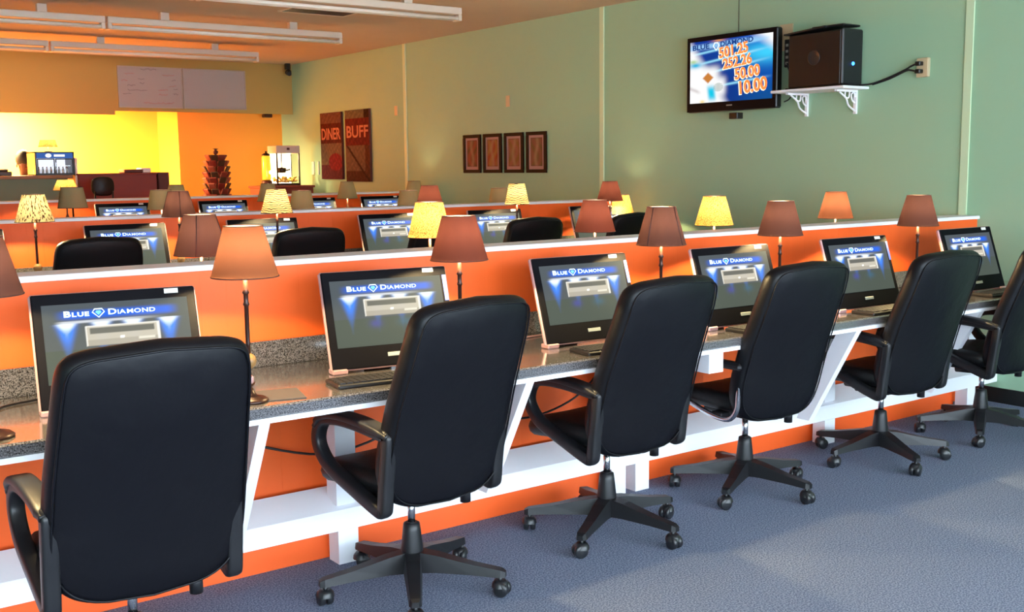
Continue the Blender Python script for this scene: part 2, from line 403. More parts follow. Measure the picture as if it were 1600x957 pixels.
def back_fn(a, b, c, H_=.72, W_=.575):
    s_ = b+H_/2; q = s_/H_
    wf = 1-.105*max(0, (q-.3)/.7)**1.3-.04*max(0, (.22-q)/.22)**2
    k_ = 1-min(1, abs(a)/(W_/2))**2.2; b2 = s_+.03*q*k_-.045*(1-q)**2*k_
    y = -.19-b2*sin(BT)-c*cos(BT)+.035*(a/(W_/2))**2+.02*sin(pi*min(1, q*1.3))
    return (a*wf, y, .432+b2*cos(BT)*1.015-c*sin(BT)*.5)
def make_chair(name, label, arm='plastic', star=0, loc=(0, 0, 0), rz=0, group=None):
    t = thing(name, label, 'chair', loc, rz, group)
    b = MB(); pillow(b, .575, .72, .085, back_fn, n=72, ex=13, bulge=.008, edge=.026, exb=6); bk = b.build('backrest', M['leather'], t)
    pts = []
    for i in range(56):
        an = 2*pi*i/56; c_, s_ = cos(an), sin(an)
        e_ = 13 if s_ > 0 else 6
        pts.append(back_fn(math.copysign(abs(c_)**(2/e_), c_)*.270, math.copysign(abs(s_)**(2/e_), s_)*.342, .046))
    MB().tube(pts, .0035, 6, closed=True).build('piping', M['leather'], bk)
    b = MB(); pillow(b, .50, .48, .09, lambda a, b_, c: (a, b_+.06, .475+c-.03*max(0, b_/.24)**2+.012*(a/.25)**2), n=48, ex=5, bulge=.012, edge=.04)
    b.build('seat', M['leather2'], t)
    # mechanism, lever, column
    b = MB().cyl((.15,-.14,.345),(.15,-.14,.41),.02).box(-.17, .17, -.15, .12, .405, .432, bev=.008).box(-.06, .06, -.09, .09, .37, .405, bev=.01).build('seat_plate', M['plastic'], t)
    b = MB().cyl((.04, .02, .395), (.20, -.04, .39), .006).cyl((.19, -.036, .39), (.25, -.06, .388), .014); b.build('tilt_lever', M['plastic'], t)
    MB().cyl((0, .07, .375), (0, .16, .37), .022).build('tension_knob', M['plastic'], t)
    MB().cyl((0, 0, .25), (0, 0, .375), .0145, n=20).build('gas_lift', M['chrome'], t)
    MB().lathe([(.042, .08), (.042, .17), (.034, .24), (.031, .265), (.022, .27)], 20).build('column_cover', M['plastic'], t)
    # armrests: closed loops each side
    for sx in (-1, 1):
        x = .248 if sx > 0 else -.268
        if arm == 'plastic':
            path = [(x, -.196, .43), (x, -.205, .51), (x, -.218, .60), (x, -.226, .672), (x, -.222, .683), (x, -.20, .687), (x, -.05, .70), (x, .08, .70), (x, .165, .68), (x, .20, .62), (x, .185, .565), (x, .12, .51), (x, -.03, .455), (x, -.16, .412), (x, -.188, .412)]
            P = smoothp(path, 5, True); rc = []
            for p in P: rc.append((.024, .023))
            ar = MB().tube(P, 0, 12, closed=True, rect=rc, axis=(1, 0, 0)).build('armrest', M['plastic'], t)
            Q = smoothp([(x, -.24, .684), (x, -.18, .70), (x, -.05, .715), (x, .08, .715), (x, .16, .695), (x, .20, .655)], 5)
            MB().tube(Q, 0, 12, rect=[(.034, .014) if 2 < i < len(Q)-3 else (.028, .011) for i in range(len(Q))], axis=(1, 0, 0)).build('arm_pad', M['plastic'], ar)
        else:
            P = smoothp([(x, -.21, .655), (x, -.205, .55), (x, -.19, .46), (x, -.12, .415), (x, .06, .445), (x, .19, .50), (x, .245, .59), (x, .20, .665)], 5)
            ar = MB().tube(P, .013, 10).build('armrest', M['chrome'], t)
            MB().box(x-.028, x+.028, -.235, .215, .66, .695, bev=.012).build('arm_pad', M['plastic'], ar)
        MB().box(min(x, x-sx*.06), max(x, x-sx*.06), -.10, -.03, .415, .44, bev=.005).build('arm_bracket', M['plastic'], t)
    for k in range(5):
        an = radians(star+72*k); R_ = Matrix.Rotation(an, 4, 'Z')
        vs = []
        for r_, hw, z0, z1 in ((.02, .036, .08, .16), (.10, .033, .085, .15), (.24, .027, .082, .12), (.345, .023, .076, .104), (.362, .014, .076, .096)):
            vs += [(r_, -hw, z0), (r_, hw, z0), (r_, hw*.8, z1), (r_, -hw*.8, z1)]
        fs = [(0, 3, 2, 1), (16, 17, 18, 19)]
        for j in range(4):
            for q in range(4): a = j*4+q; b_ = j*4+(q+1) % 4; fs.append((a, b_, b_+4, a+4))
        MB().add(vs, fs, False, R_).build('base_leg', M['plastic'], t)
        ca = MB(); T = R_ @ Matrix.Translation((.34, 0, 0)) @ Matrix.Rotation(radians(37*k+20), 4, 'Z')
        ca.lathe([(.008, .05), (.008, .078)], 10, T)
        ca.lathe([(.001, .058), (.020, .064), (.030, .052), (.033, .036)], 14, T @ Matrix.Translation((0, 0, 0)), cap=False)
        for q in (-1, 1):
            W_ = T @ Matrix.Translation((-.008, q*.0145, .029)) @ Matrix.Rotation(pi/2, 4, 'X')
            ca.lathe([(.006, -.012), (.024, -.012), (.029, -.007), (.029, .007), (.024, .012), (.006, .012)], 18, W_)
        ca.build('caster', M['rubber'], t)
    return t
def turn_base(o, deg):
    for c in kids(o):
        if c.name.startswith(('base_leg', 'caster')): c.rotation_euler = (0, 0, radians(deg))
    return o
G1 = 'office chairs along the nearest counter'
ch = make_chair('office_chair', 'black leather office chair at the far left, largest and closest in view', 'plastic', 24, (.941, 3.238, 0), -.014, G1)
turn_base(dup(ch, (2.055, 3.46, 0), .13, 'black leather office chair whose back hides the right half of the second monitor', G1), -7)
turn_base(dup(ch, (3.078, 3.511, 0), .056, 'black leather office chair with plastic loop arms just left of the chrome-armed chair', G1), -32)
ch4 = make_chair('office_chair', 'black leather office chair with chrome tube arms at the nearest counter', 'chrome', -7, (4.025, 3.565, 0), -.023, G1)
turn_base(dup(ch, (5.03, 3.50, 0), -.023, 'black leather office chair just right of the chrome-armed chair', G1), 8)
turn_base(dup(ch, (5.96, 3.47, 0), .03, 'black leather office chair cut off by the right edge of the photo', G1), -31)
G2 = 'office chairs behind the nearest partition'
for x, l in ((1.94, 'at the left, below the streaked cream lamp and a monitor'), (3.36, 'behind the brown lamp left of centre, at a mostly dark monitor'),
             (4.42, 'half hidden by the glowing speckled lamp'), (5.32, 'in front of the bright blue monitor'), (6.37, 'nearest the green wall')):
    dup(ch, (x, 7.27, 0), random.uniform(-.05, .05), 'middle-row black office chair, '+l, G2, 1.035)

# ---------------------------------------------------------------- monitors
def sstep(a, b, x): t = max(0, min(1, (x-a)/(b-a))); return t*t*(3-2*t)
def screen_fn(u, v):
    bg = [.070, .082, .092]  # grey-green reflection of the room, painted into the screen's emission
    if v < .42: bg = [.062, .078, .066]
    c = bg[:]
    def add(col, k):
        for i in range(3): c[i] = c[i]*(1-k)+col[i]*k
    g = math.exp(-((v-.855)/.055)**4)*sstep(.06, .2, u)*(1-sstep(.84, .95, u)); add((.01, .12, .75), .9*g)
    g = math.exp(-((v-.765)/.012)**2)*sstep(.06, .14, u)*(1-sstep(.5, .88, u)); add((.75, .78, .85), g)
    for cx, amp in ((.15, 1), (.385, .55), (.60, .55), (.85, 1)):
        d = .745-v
        if d > 0:
            wv = .065*(1-d/.55)
            if wv > 0:
                k = math.exp(-(abs(u-cx)/max(wv, .01))**3)*math.exp(-(d/.28)**2)*amp; add((.02, .26, 1.2), .95*k)
            k = math.exp(-((u-cx)/(max(.064-.42*d, .012)))**4)*math.exp(-(d/.095)**2); add((.85, .95, 1), k)
    if .27 < u < .78 and .44 < v < .70:
        add((.50, .46, .38), .95)
        if v < .52: add((.30, .27, .22), .6)
        if .30 < u < .75 and .60 < v < .67: add((.10, .10, .09), .95)
        if abs(u-.52) < .012 and abs(v-.535) < .018: add((1, 1, .95), 1)
        if .63 < u < .75 and .49 < v < .53: add((.75, .72, .62), .8)
        if v > .685 or u < .285 or u > .765: add((.8, .78, .72), .9)
    if v < .42:
        k = math.exp(-((v-.33)/.06)**2)
        add((.06, .06, .35), .6*k*math.exp(-((u-.36)/.05)**2)); add((.04, .12, .2), .6*k*math.exp(-((u-.62)/.06)**2))
    return c
MT = radians(18.1)
def make_monitor(label, loc, rz, group):
    """origin on the worktop under the middle of the lower edge; face towards -y, leaning back"""
    t = thing('monitor', label, 'monitor', loc, rz, group)
    T = Matrix.Translation((0, 0, .018)) @ Matrix.Rotation(-MT, 4, 'X')       # local x across, y thickness (back +), z up the slope
    MB().box(-.2675, .2675, .006, .03, -.004, .385, T, bev=.008).build('rim', M['silver'], t)
    MB().box(-.262, .262, 0, .012, 0, .381, T, bev=.004).build('bezel', M['bezel'], t)
    MB().box(-.20, .20, .03, .06, .06, .33, T, bev=.015).build('rear_cover', M['plastic'], t)
    Ts = T @ Matrix.Translation((0, -.0008, .2135)) @ Matrix.Rotation(pi/2, 4, 'X')
    s = painted('screen', .466, .262, 104, 66, screen_fn, M['screen'], t, Ts)
    Tt = Ts @ Matrix.Translation((0, 0, .0012))
    # lettering: BLUE (gem) DIAMOND in small capitals
    lt = MB(); x = -.168; y = .262*.335
    for i, chx in enumerate('BLUE'):
        sz = .027 if i == 0 else .020
        x += text_mb(lt, chx, sz, Tt @ Matrix.Translation((x, y, 0)), .0002, .05, 1.45)+.002
    gx = x+.027; x += .056
    for i, chx in enumerate('DIAMOND'):
        sz = .027 if i == 0 else .020
        x += text_mb(lt, chx, sz, Tt @ Matrix.Translation((x, y, 0)), .0002, .03, 1.45 if chx != 'I' else 1.2)+.002
    # gem outline
    gp = [(-.018, .0), (-.011, .010), (.011, .010), (.018, .0), (0, -.018)]
    lt.tube([Tt @ Vector((gx+a*1.05, y+.011+b, .0004)) for a, b in gp], .0022, 6, closed=True)
    lt.build('lettering', M['title'], s)
    g = MB(); g.add([Tt @ Vector((gx+a*.55, y+.010+b*.55, .0006)) for a, b in gp], [(0, 4, 3, 2, 1)]); g.build('gem', M['title2'], s)
    MB().box(.16, .206, -.001, .001, .3605, .3765, T).build('sticker', M['label'], t)
    MB().box(-.035, .035, -.0015, .001, .036, .052, T, bev=.002).build('badge', M['badge'], t)
    for sx in (-1, 1): MB().box(sx*.235-.03, sx*.235+.03, -.006, .05, 0, .020, bev=.004).build('foot', M['silver'], t)
    MB().tube([(0, .145, .26), (0, .20, .13), (0, .225, .008)], 0, 8, rect=(.06, .008), axis=(1, 0, 0)).box(-.08, .08, .19, .26, 0, .01).build('stand', M['plastic'], t)
    return t
GM = 'touchscreen monitors on the nearest counter'
mon = make_monitor('leaning black monitor half hidden behind the largest chair', (1.07, 3.61, CZ), -.115, GM)
MP = [(2.123, 3.65, -.142, 'leaning black monitor between the two leftmost whole brown lamps'),
      (3.117, 3.625, -.042, 'leaning black monitor with a clearly seen grey badge, mid photo'),
      (4.005, 3.54, -.025, 'leaning black monitor left of the chrome-armed chair, below the speckled glowing lamp'),
      (4.968, 3.535, -.028, 'leaning black monitor just right of the chrome-armed chair'),
      (6.10, 3.58, -.014, 'leaning black monitor at the right end of the nearest counter, against the green wall')]
for i, (x, y, a, l) in enumerate(MP):
    m_ = dup(mon, (x, y, CZ), a, l, GM)
    if i in (0, 1, 3):
        T = Matrix.Translation((0, 0, .018)) @ Matrix.Rotation(-MT, 4, 'X')
        MB().box(.242, .258, -.001, .001, .24, .345, T).build('blue_sticker', M['bluelabel'], m_)
GM2 = 'monitors in the middle row'
for x, l in ((1.22, 'cut by the left edge of the photo, behind the left brown lamp'), (2.24, 'above the leftmost black chair back'), (3.21, 'behind the brown lamps, zebra lamp above it'),
             (4.25, 'just left of the tall glowing speckled lamp'), (5.25, 'with bright blue screen, right of the speckled lamp'), (6.32, 'nearest the green wall')):
    dup(mon, (x, 7.27, CZ+D2), -.02, 'middle-row monitor, '+l, GM2)
GM3 = 'monitors in the farthest row'
for x, l in ((3.34, 'with blue screen, right of the leftmost tan lamp'), (4.38, 'all dark, between the seamed brown lamp and the zebra lamp'),
             (5.42, 'small sliver with a white line, right of the zebra lamp'), (6.27, 'dark, below the left edge of the four framed pictures')):
    dup(mon, (x, 10.95, CZ+D3), 0, 'farthest-row monitor, '+l, GM3)

# keyboards, pads
kb = thing('keyboard', 'black keyboard under the left-end monitor', 'keyboard', (1.12, 3.45, CZ), -.1, 'keyboards on the nearest counter')
MB().box(-.22, .22, -.07, .07, 0, .016, bev=.004).build('case', M['key'], kb)
kc = MB()
for r in range(5):
    for c in range(15): kc.box(-.21+c*.0262, -.188+c*.0262, -.06+r*.0245, -.04+r*.0245, .016, .021)
kc.build('keys', M['keycap'], kb)
for x, y, a, l in ((1.98, 3.475, -.12, 'second monitor, beside the left whole lamp'), (3.10, 3.45, -.05, 'third monitor'), (4.03, 3.44, 0, 'fourth monitor, left of the chrome-armed chair'),
                   (4.98, 3.44, 0, 'fifth monitor'), (6.12, 3.46, 0, 'monitor nearest the green wall')):
    dup(kb, (x, y, CZ), a, 'black keyboard under the '+l)
tag(MB().box(-.10, .10, -.09, .09, 0, .004, bev=.002).build('mouse_pad', M['pad']), 'dark grey mouse pad under the lamp right of the largest chair', 'mouse pad')
o = bpy.data.objects['mouse_pad']; o.location = (1.53, 3.49, CZ); o.rotation_euler = (0, 0, -.25)
# small phone charger by the lamp foot
mo = tag(MB().sphere((0, 0, .016), .03, 14, (1, 1.6, .55)).build('computer_mouse', M['bronze']), 'small dark mouse on the counter behind the lamp by the largest chair', 'mouse')
mo.location = (1.52, 3.70, CZ)
# cable behind monitor one
cab = MB().tube(smoothp([(.62, 3.62, CZ+.005), (.72, 3.85, CZ+.005), (.85, 3.92, CZ+.005), (1.0, 3.95, CZ+.005), (1.12, 3.93, CZ+.005)], 6), .004, 8).build('power_cable', M['plastic'])
tag(cab, 'black cable on the counter behind the left-end monitor', 'cable')
cab = MB().tube(smoothp([(2.62, 3.98, CZ+.005), (2.75, 3.90, CZ+.005), (2.9, 3.93, CZ+.005), (3.08, 3.95, CZ+.005)], 6), .004, 8).build('power_cable', M['silver'])
tag(cab, 'pale cable on the counter left of the third monitor', 'cable')
for x, l in ((3.1, 'third'), (5.05, 'fifth'), (2.1, 'second')):
    cab = MB().tube(smoothp([(x-.45, 4.04, .52), (x-.15, 3.98, .44), (x+.15, 3.98, .48), (x+.35, 4.0, .60), (x+.4, 4.04, .74)], 6), .005, 8).build('power_cable', M['plastic'])
    tag(cab, 'black cable drooping against the orange panel under the %s monitor' % l, 'cable')

# ---------------------------------------------------------------- table lamps
DL = None
def make_lamp(label, loc, shade='shade_brown', kind='stick', H_=.425, rb=.111, rtp=.064, hs=.168, group=None, pleat=False, bulb=True, drum=False):
    t = thing('table_lamp', label, 'lamp', loc, random.uniform(0, 6), group)
    b = MB()
    if kind == 'stick':
        MB().lathe([(.001, 0), (.060, 0), (.062, .006), (.052, .014), (.024, .022), (.014, .035), (.010, .045)], 28).build('base', M['bronze'], t)
        MB().lathe([(.001, .060), (.010, .061), (.015, .066), (.015, .084), (.010, .090)], 18).build('collar', M['silver'], t)
        MB().lathe([(.008, .03), (.007, .06), (.007, .09), (.006, .12)], 14).build('stem', M['bronze'], t)
        MB().lathe([(.008, .113), (.014, .116), (.023, .125), (.0265, .139), (.023, .153), (.014, .162), (.010, .165)], 20).build('ball', M['wood'], t)
        MB().lathe([(.009, .164), (.0075, .20), (.0075, H_-.10), (.011, H_-.095), (.008, H_-.085), (.008, H_-.06), (.012, H_-.055), (.008, H_-.045), (.006, H_+.012)], 16).build('pole', M['bronze'], t)
    else:
        MB().lathe([(.001, 0), (.055, 0), (.055, .01), (.03, .02), (.02, .04), (.045, .10), (.05, .16), (.035, .23), (.014, .28), (.008, .30), (.006, H_+.012)], 24).build('base', M['bronze'], t)
    s = MB(); n = 48; z0, z1 = H_, H_+hs
    s.lathe([(rb, z0), (rb+(rtp-rb)*.33, z0+hs*.33), (rb+(rtp-rb)*.66, z0+hs*.66), (rtp, z1)], n, cap=False)
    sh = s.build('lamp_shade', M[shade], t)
    MB().tube([(rb*cos(2*pi*i/40), rb*sin(2*pi*i/40), z0) for i in range(40)], .0022, 6, closed=True).build('bottom_rim', M['rim'], sh)
    MB().tube([(rtp*cos(2*pi*i/32), rtp*sin(2*pi*i/32), z1) for i in range(32)], .0018, 6, closed=True).build('top_rim', M['rim'], sh)
    sp = MB()
    for k in range(3): a = 2*pi*k/3; sp.cyl((0, 0, z1-.012), (rtp*cos(a), rtp*sin(a), z1-.004), .0015, n=6)
    sp.lathe([(.006, z1-.014), (.006, z1-.004)], 10).build('spider', M['bronze'], sh)
    if pleat:
        for a in (0, pi*.5, pi, pi*1.5): MB().tube([((rb+.0005)*cos(a), (rb+.0005)*sin(a), z0), ((rtp+.0005)*cos(a), (rtp+.0005)*sin(a), z1)], .0025, 6).build('seam', M['rim'], sh)
    if bulb:
        global DL
        if DL is None:
            DL = bpy.data.lights.new('added_down_spot', 'SPOT'); DL.energy = DOWN; DL.color = (1, .74, .34); DL.spot_size = radians(144); DL.spot_blend = .12; DL.shadow_soft_size = .02  # extra spot added inside the shade, brightens panel and counter
        lo = bpy.data.objects.new('added_down_spot', DL); C.objects.link(lo); lo.parent = t; lo.location = (0, 0, H_+.034)
        MB().sphere((0, 0, H_+min(.10, hs*.55)), .022, 10, (1, 1, 1.2)).build('bulb', M['bulb'], t)
    return t
GL = 'table lamps along the nearest counter'
lamp = make_lamp('brown-shaded table lamp cut by the left edge of the photo', (.63, 3.46, CZ), 'shade_brown', group=GL)
la = make_lamp('brown-shaded table lamp with whole pole and wooden ball showing, right of the largest chair', (1.43, 3.45, CZ), 'shade_amber', group=GL)
make_lamp('reddish brown lamp between the second and third monitors, in front of the speckled lamp', (2.318, 3.50, CZ), 'shade_red', group=GL)
make_lamp('dark brown seamed lamp between the third and fourth monitors', (3.425, 3.54, CZ), 'shade_brown', group=GL, pleat=True)
dup(lamp, (4.299, 3.60, CZ), 1.0, 'dark brown lamp standing behind the chrome-armed chair', GL)
dup(lamp, (5.463, 3.60, CZ), 2.0, 'dark brown lamp between the two rightmost monitors', GL)
GB = 'table lamps behind the nearest partition'
make_lamp('large purple-brown seamed shade rising behind the nearest cap board, left of centre', (1.66, 4.46, CZ), 'shade_brown', 'urn', group=GB, pleat=True)
make_lamp('tall glowing cream speckled shade behind the nearest cap board, mid photo', (2.80, 4.48, CZ+.02), 'shade_speckle', 'urn', group=GB, rb=.105, rtp=.066)
make_lamp('reddish brown shade behind the nearest cap board, right of centre', (3.86, 4.50, CZ), 'shade_red', 'urn', group=GB)
make_lamp('glowing cream speckled shade behind the nearest cap board, below the television', (4.74, 4.46, CZ), 'shade_speckle', 'urn', group=GB)
make_lamp('orange glowing brown shade behind the nearest cap board, right end', (5.86, 4.46, CZ), 'shade_amber', 'urn', group=GB)
def at_px(px, py, Y):
    d = fw*F+r2*(px-800)-u2*(py-478.5); return (d*(Y/d.y)).x
G3 = 'table lamps of the middle row'
Z2 = CZ+D2
for px, sh, l, kw in ((-70, 'shade_brown', None, {}), (54, 'shade_stripe', 'cream shade with dark streaks at the left, black pole against orange panel', dict(rb=.115)),
                  (280, 'shade_brown', 'seamed brown shade below the rotating display rack', dict(pleat=True)),
                  (433, 'shade_zebra', 'cream zebra-striped shade left of centre, below the popcorn machine', {}),
                  (672, 'shade_red', 'small reddish brown shade just above the tall speckled one', {}),
                  (808, 'shade_zebra', 'bright cream striped shade below the four framed pictures', dict(rb=.10)),
                  (953, 'shade_red', 'reddish brown shade by the middle wall seam batten', dict(rb=.115))):
    if l: make_lamp(l, (at_px(px, 340, 7.2), 7.2, Z2), sh, group=G3, **kw)
make_lamp('glowing yellow shade beside the green wall, low behind the nearest partition', (6.62, 7.35, Z2), 'shade_speckle', H_=.30, group=G3)
G4 = 'tan shades behind the middle partition'
for px, top, l in ((112, 293, 'wide tan shade at the left, below the drinks cooler'), (251, 297, 'tan shade half hidden by the seamed brown shade'),
                   (471, 298, 'tan shade right of the zebra shade'), (638, 298, 'tan shade left of the small reddish brown shade'), (780, 294, 'tan shade peeking out behind the bright striped shade')):
    Y = 8.45; d = fw*F+r2*(px-800)-u2*(top-478.5); z = 1.6+d.z*Y/d.y
    make_lamp(l, (at_px(px, top, Y), Y, Z2), 'shade_tan', 'urn', H_=z-.15-Z2, hs=.15, rb=.105, rtp=.078, group=G4, bulb=(px != 112))
G5 = 'tan shades along the farthest partition'
for px, top, l in ((102, 281, 'small yellow lit shade just above the wide tan shade'), (275, 289, 'tan shade top above the seamed brown shade'), (418, 287, 'tan shade behind the left side of the zebra shade'),
                   (542, 284, 'whole tan shade below the two red canvases'), (647, 283, 'small tan shade top against the wall glow')):
    Y = 10.9; d = fw*F+r2*(px-800)-u2*(top-478.5); z = 1.6+d.z*Y/d.y; hs = .10 if px == 102 else .185
    make_lamp(l, (at_px(px, top, Y), Y, CZ+D3), 'shade_speckle' if px == 102 else 'shade_tan', 'urn', H_=z-hs-CZ-D3, hs=hs, rb=.115, rtp=.07, group=G5)

# ---------------------------------------------------------------- ceiling fixtures
def fixture(x0, x1, y, label):
    t = thing('fluorescent_fixture', label, 'ceiling light', ((x0+x1)/2, y, 2.87), 0, 'bare strip fixtures under the ceiling'); h = (x1-x0)/2
    MB().box(-h, h, -.055, .055, .05, .11, bev=.006).build('housing', M['fixture'], t)
    for q in (-.03, .03): MB().cyl((-h+.03, q, .018), (h-.03, q, .018), .0165, n=12).build('tube', M['tube'], t)
    for q in (-1, 1): MB().box(min(q*h, q*(h-.035)), max(q*h, q*(h-.035)), -.052, .052, -.004, .05, bev=.004).build('lampholder', M['fixture'], t)
    for q in (-.55, .55): MB().box(q*h-.04, q*h+.04, -.03, .03, .11, .18).build('hanger', M['fixture'], t)
for y, nm in ((8.23, 'nearest run'), (10.35, 'middle run'), (12.57, 'run closest to the header wall')):
    e = {8.23: 5.49, 10.35: 5.43, 12.57: 5.48}[y]
    fixture(e-2.36, e, y, 'pale bare strip fixture, right-hand unit of the %s' % nm)
    fixture(e-4.74, e-2.38, y, 'pale bare strip fixture, left-hand unit of the %s' % nm)
v = thing('ceiling_vent', 'brown louvred vent flat on the ceiling beyond the nearest strip fixture', 'vent', (4.75, 9.47, 3.05))
MB().box(-.34, .34, -.15, -.13, -.015, 0).box(-.34, .34, .13, .15, -.015, 0).box(-.34, -.32, -.13, .13, -.015, 0).box(.32, .34, -.13, .13, -.015, 0).build('frame', M['fixture'], v)
sl = MB()
for k in range(9): sl.box(-.32, .32, -.12+k*.028, -.108+k*.028, -.014, -.002)
sl.build('slats', M['bronze'], v)
sp = thing('sprinkler', 'small white sprinkler head hanging near the header wall, far left', 'sprinkler', (2.0+.25, 13.3, 3.05))
MB().lathe([(.001, -.01), (.04, -.008), (.04, 0)], 16).build('plate', M['fixture'], sp)
MB().lathe([(.012, -.08), (.012, -.01)], 10).lathe([(.001, -.09), (.03, -.09), (.03, -.08), (.001, -.08)], 14, cap=False).build('head', M['tube'], sp)
dc = thing('security_camera', 'small black security camera in the corner of the header and green wall', 'camera', (6.72, 14.40, 3.05))
MB().box(-.03, .03, -.03, .03, -.08, 0).build('mount', M['black'], dc)
MB().sphere((0, -.02, -.12), .045, 14).cyl((0, -.02, -.12), (-.03, -.12, -.15), .03).build('body', M['black'], dc)
sb = tag(MB().box(-.06, .06, -.05, .05, -.05, 0, bev=.008).build('smoke_detector', M['bronze']), 'tiny dark box under the right part of the header', 'detector')
sb.location = (6.47, YB+.05, 2.36)

# ---------------------------------------------------------------- right wall: television, computer, shelf
def wallT(y, z, x=XW):   # local x runs along -Y (to the right as seen), local y up, local z out of the wall
    return Matrix(((0, 0, -1, x), (-1, 0, 0, y), (0, 1, 0, z), (0, 0, 0, 1)))
tv = thing('television', 'black flat television on the green wall showing blue jackpot screen', 'television', (0, 0, 0))
T = wallT(6.17, 2.33, XW-.07)
W2, H2 = .475, .307
MB().box(-W2, W2, -H2, H2, -.02, .05, T, bev=.012).build('case', M['black'], tv)
fr = MB().box(-W2+.004, W2-.004, H2-.04, H2-.004, .05, .056, T).box(-W2+.004, W2-.004, -H2+.004, -H2+.075, .05, .056, T).box(-W2+.004, -W2+.035, -H2+.075, H2-.04, .05, .056, T).box(W2-.035, W2-.004, -H2+.075, H2-.04, .05, .056, T)
fr.build('bezel', M['bezel'], tv)
def tv_fn(u, v):
    c = [.0, .03+.05*u, .30+.35*u*v]
    def add(col, k):
        k = max(0, min(1, k))
        for i in range(3): c[i] = c[i]*(1-k)+col[i]*k
    add((.05, .65, 1.0), math.exp(-((u-.95)/.35)**2-((v-.72)/.16)**2))
    add((1, 1, 1), sstep(1.6, 1.85, u+v*.9)*1.1)
    add((.0, .02, .22), math.exp(-((u-.42)/.25)**4)*.5)
    # swooshes sweeping up to the right
    for o_, s_ in ((.80, .13), (.63, .15), (.45, .17), (.22, .12)):
        y = o_+s_*(u-.1)*1.2; st = (.80-o_)*.75
        if u > st-.05: add((.3, .75, 1), math.exp(-((v-y)/.018)**2)*(1 if u < .75 else max(0, 1-(u-.75)*4)))
    add((1, 1, 1), sstep(.10, -.05, u-.42+v*.45))
    add((1, 1, 1), math.exp(-((u-.25)/.12)**4-((v-.42)/.16)**4))
    add((1, 1, 1), math.exp(-((u-.36)/.09)**4-((v-.25)/.15)**4))
    add((.0, .45, .75), math.exp(-((u-.07)/.09)**2-((v-.62)/.05)**2)); add((.35, .6, .15), .8*math.exp(-((u-.04)/.05)**2-((v-.68)/.03)**2))
    d = abs(u-.23)/.07+abs(v-.40)/.09; add((.62, .22, .04), sstep(1.15, .8, d))
    d = math.exp(-((u-.27-.1*(.2-v))/.05)**4-((v-.15)/.12)**4); add((.0, .6, .85), d)
    if ((u-.36)/.06)**2+((v-.24)/.07)**2 < 1 and (int(u*90)+int(v*60)) % 2: add((.1, .2, .15), .8)
    add((.4, .3, .3), .5*math.exp(-((v-.22+.6*(u-.05))/.03)**2)*sstep(.16, .08, u)); add((1, .7, .1), .8*math.exp(-((u-.16)/.03)**2-((v-.02)/.025)**2))
    add((.35, .65, 1), .85*math.exp(-((v-.90-.04*u)/.045)**4)*(1-sstep(.75, 1, u)))
    add((.9, .35, .05), .9*math.exp(-((u-.36)/.07)**2-((v-.985)/.02)**2))
    return c
Tc = T @ Matrix.Translation((0, .0175, .0535))
sc_ = painted('screen', 2*W2-.07, 2*H2-.115, 150, 90, tv_fn, M['tvscreen'], tv, Tc)
sw, shh = 2*W2-.07, 2*H2-.115
def at_uv(u, v, z=.002, rot=.0): return Tc @ Matrix.Translation(((u-.5)*sw, (v-.5)*shh, z)) @ Matrix.Rotation(rot, 4, 'Z')
lt = MB()
for s, u, v, sz in (('501.25', .37, .70, .115), ('252.26', .42, .52, .112), ('50.00', .565, .335, .118), ('10.00', .60, .10, .138)): text_mb(lt, s, sz, at_uv(u, v, .003, .09), .0008, .03, 1.0)
lt.build('jackpot_numbers', emis('jackpot_orange', (1, .22, .05), 1.5), sc_)
lt2 = MB()
for s, u, v, sz in (('501.25', .37, .70, .115), ('252.26', .42, .52, .112), ('50.00', .565, .335, .118), ('10.00', .60, .10, .138)): text_mb(lt2, s, sz, at_uv(u-.008, v-.006, .0015, .09), .0004, .06, 1.0)
lt2.build('number_glow', emis('jackpot_cream', (1, .85, .6), 1.5), sc_)
tm = emis('tv_title', (.01, .05, .25), 1)
for wd_, u, v, k in (('BLUE', .03, .865, 1.5), ('DIAMOND', .38, .88, 1.3)):
    lt3 = MB(); text_mb(lt3, wd_, .056, at_uv(u, v, .0025, .03), .0004, .03, k); lt3.build('title_word', tm, sc_)
gm = MB(); gm.tube([at_uv(.33+a, .90+b, .002) @ Vector((0, 0, 0)) for a, b in ((-.035, .0), (-.02, .05), (.02, .05), (.035, 0), (0, -.07))], .004, 6, closed=True); gm.build('title_gem', emis('tv_gem', (.9, 1, 1), 1.4), sc_)
MB().box(-.03, .03, -.268, -.258, .056, .058, T).build('maker_badge', M['badge'], tv)
MB().box(-.2, .2, -.12, .12, -.07, -.02, T).build('wall_mount', M['plastic'], tv)
bx = tag(MB().box(-.04, .05, -.05, 0, 0, .07, wallT(6.12, 2.005, XW-.07), bev=.004).build('sensor_box', M['black']), 'small black box hanging under the television', 'sensor')
plate = tag(MB().box(-.06, .06, -.10, .10, 0, .012, wallT(5.70, 2.56)).build('wall_plate', M['cream']), 'pale plate on the wall behind the upper right corner of the television', 'wall plate')
ps = thing('power_strip', 'black power strip on the wall between television and computer', 'power strip', (XW-.0, 5.655, 2.44))
MB().box(-.05, -.0, -.03, .03, -.11, .10, bev=.005).build('body', M['black'], ps)
so = MB()
for k in range(4): so.box(-.053, -.049, -.012, .012, -.09+k*.045, -.07+k*.045)
so.build('sockets', M['badge'], ps)
sh = thing('wall_shelf', 'small white shelf on the green wall holding the black computer tower', 'shelf', (XW, 5.27, 2.14))
MB().box(-.30, 0, -.33, .33, -.02, 0, bev=.004).build('board', M['white'], sh)
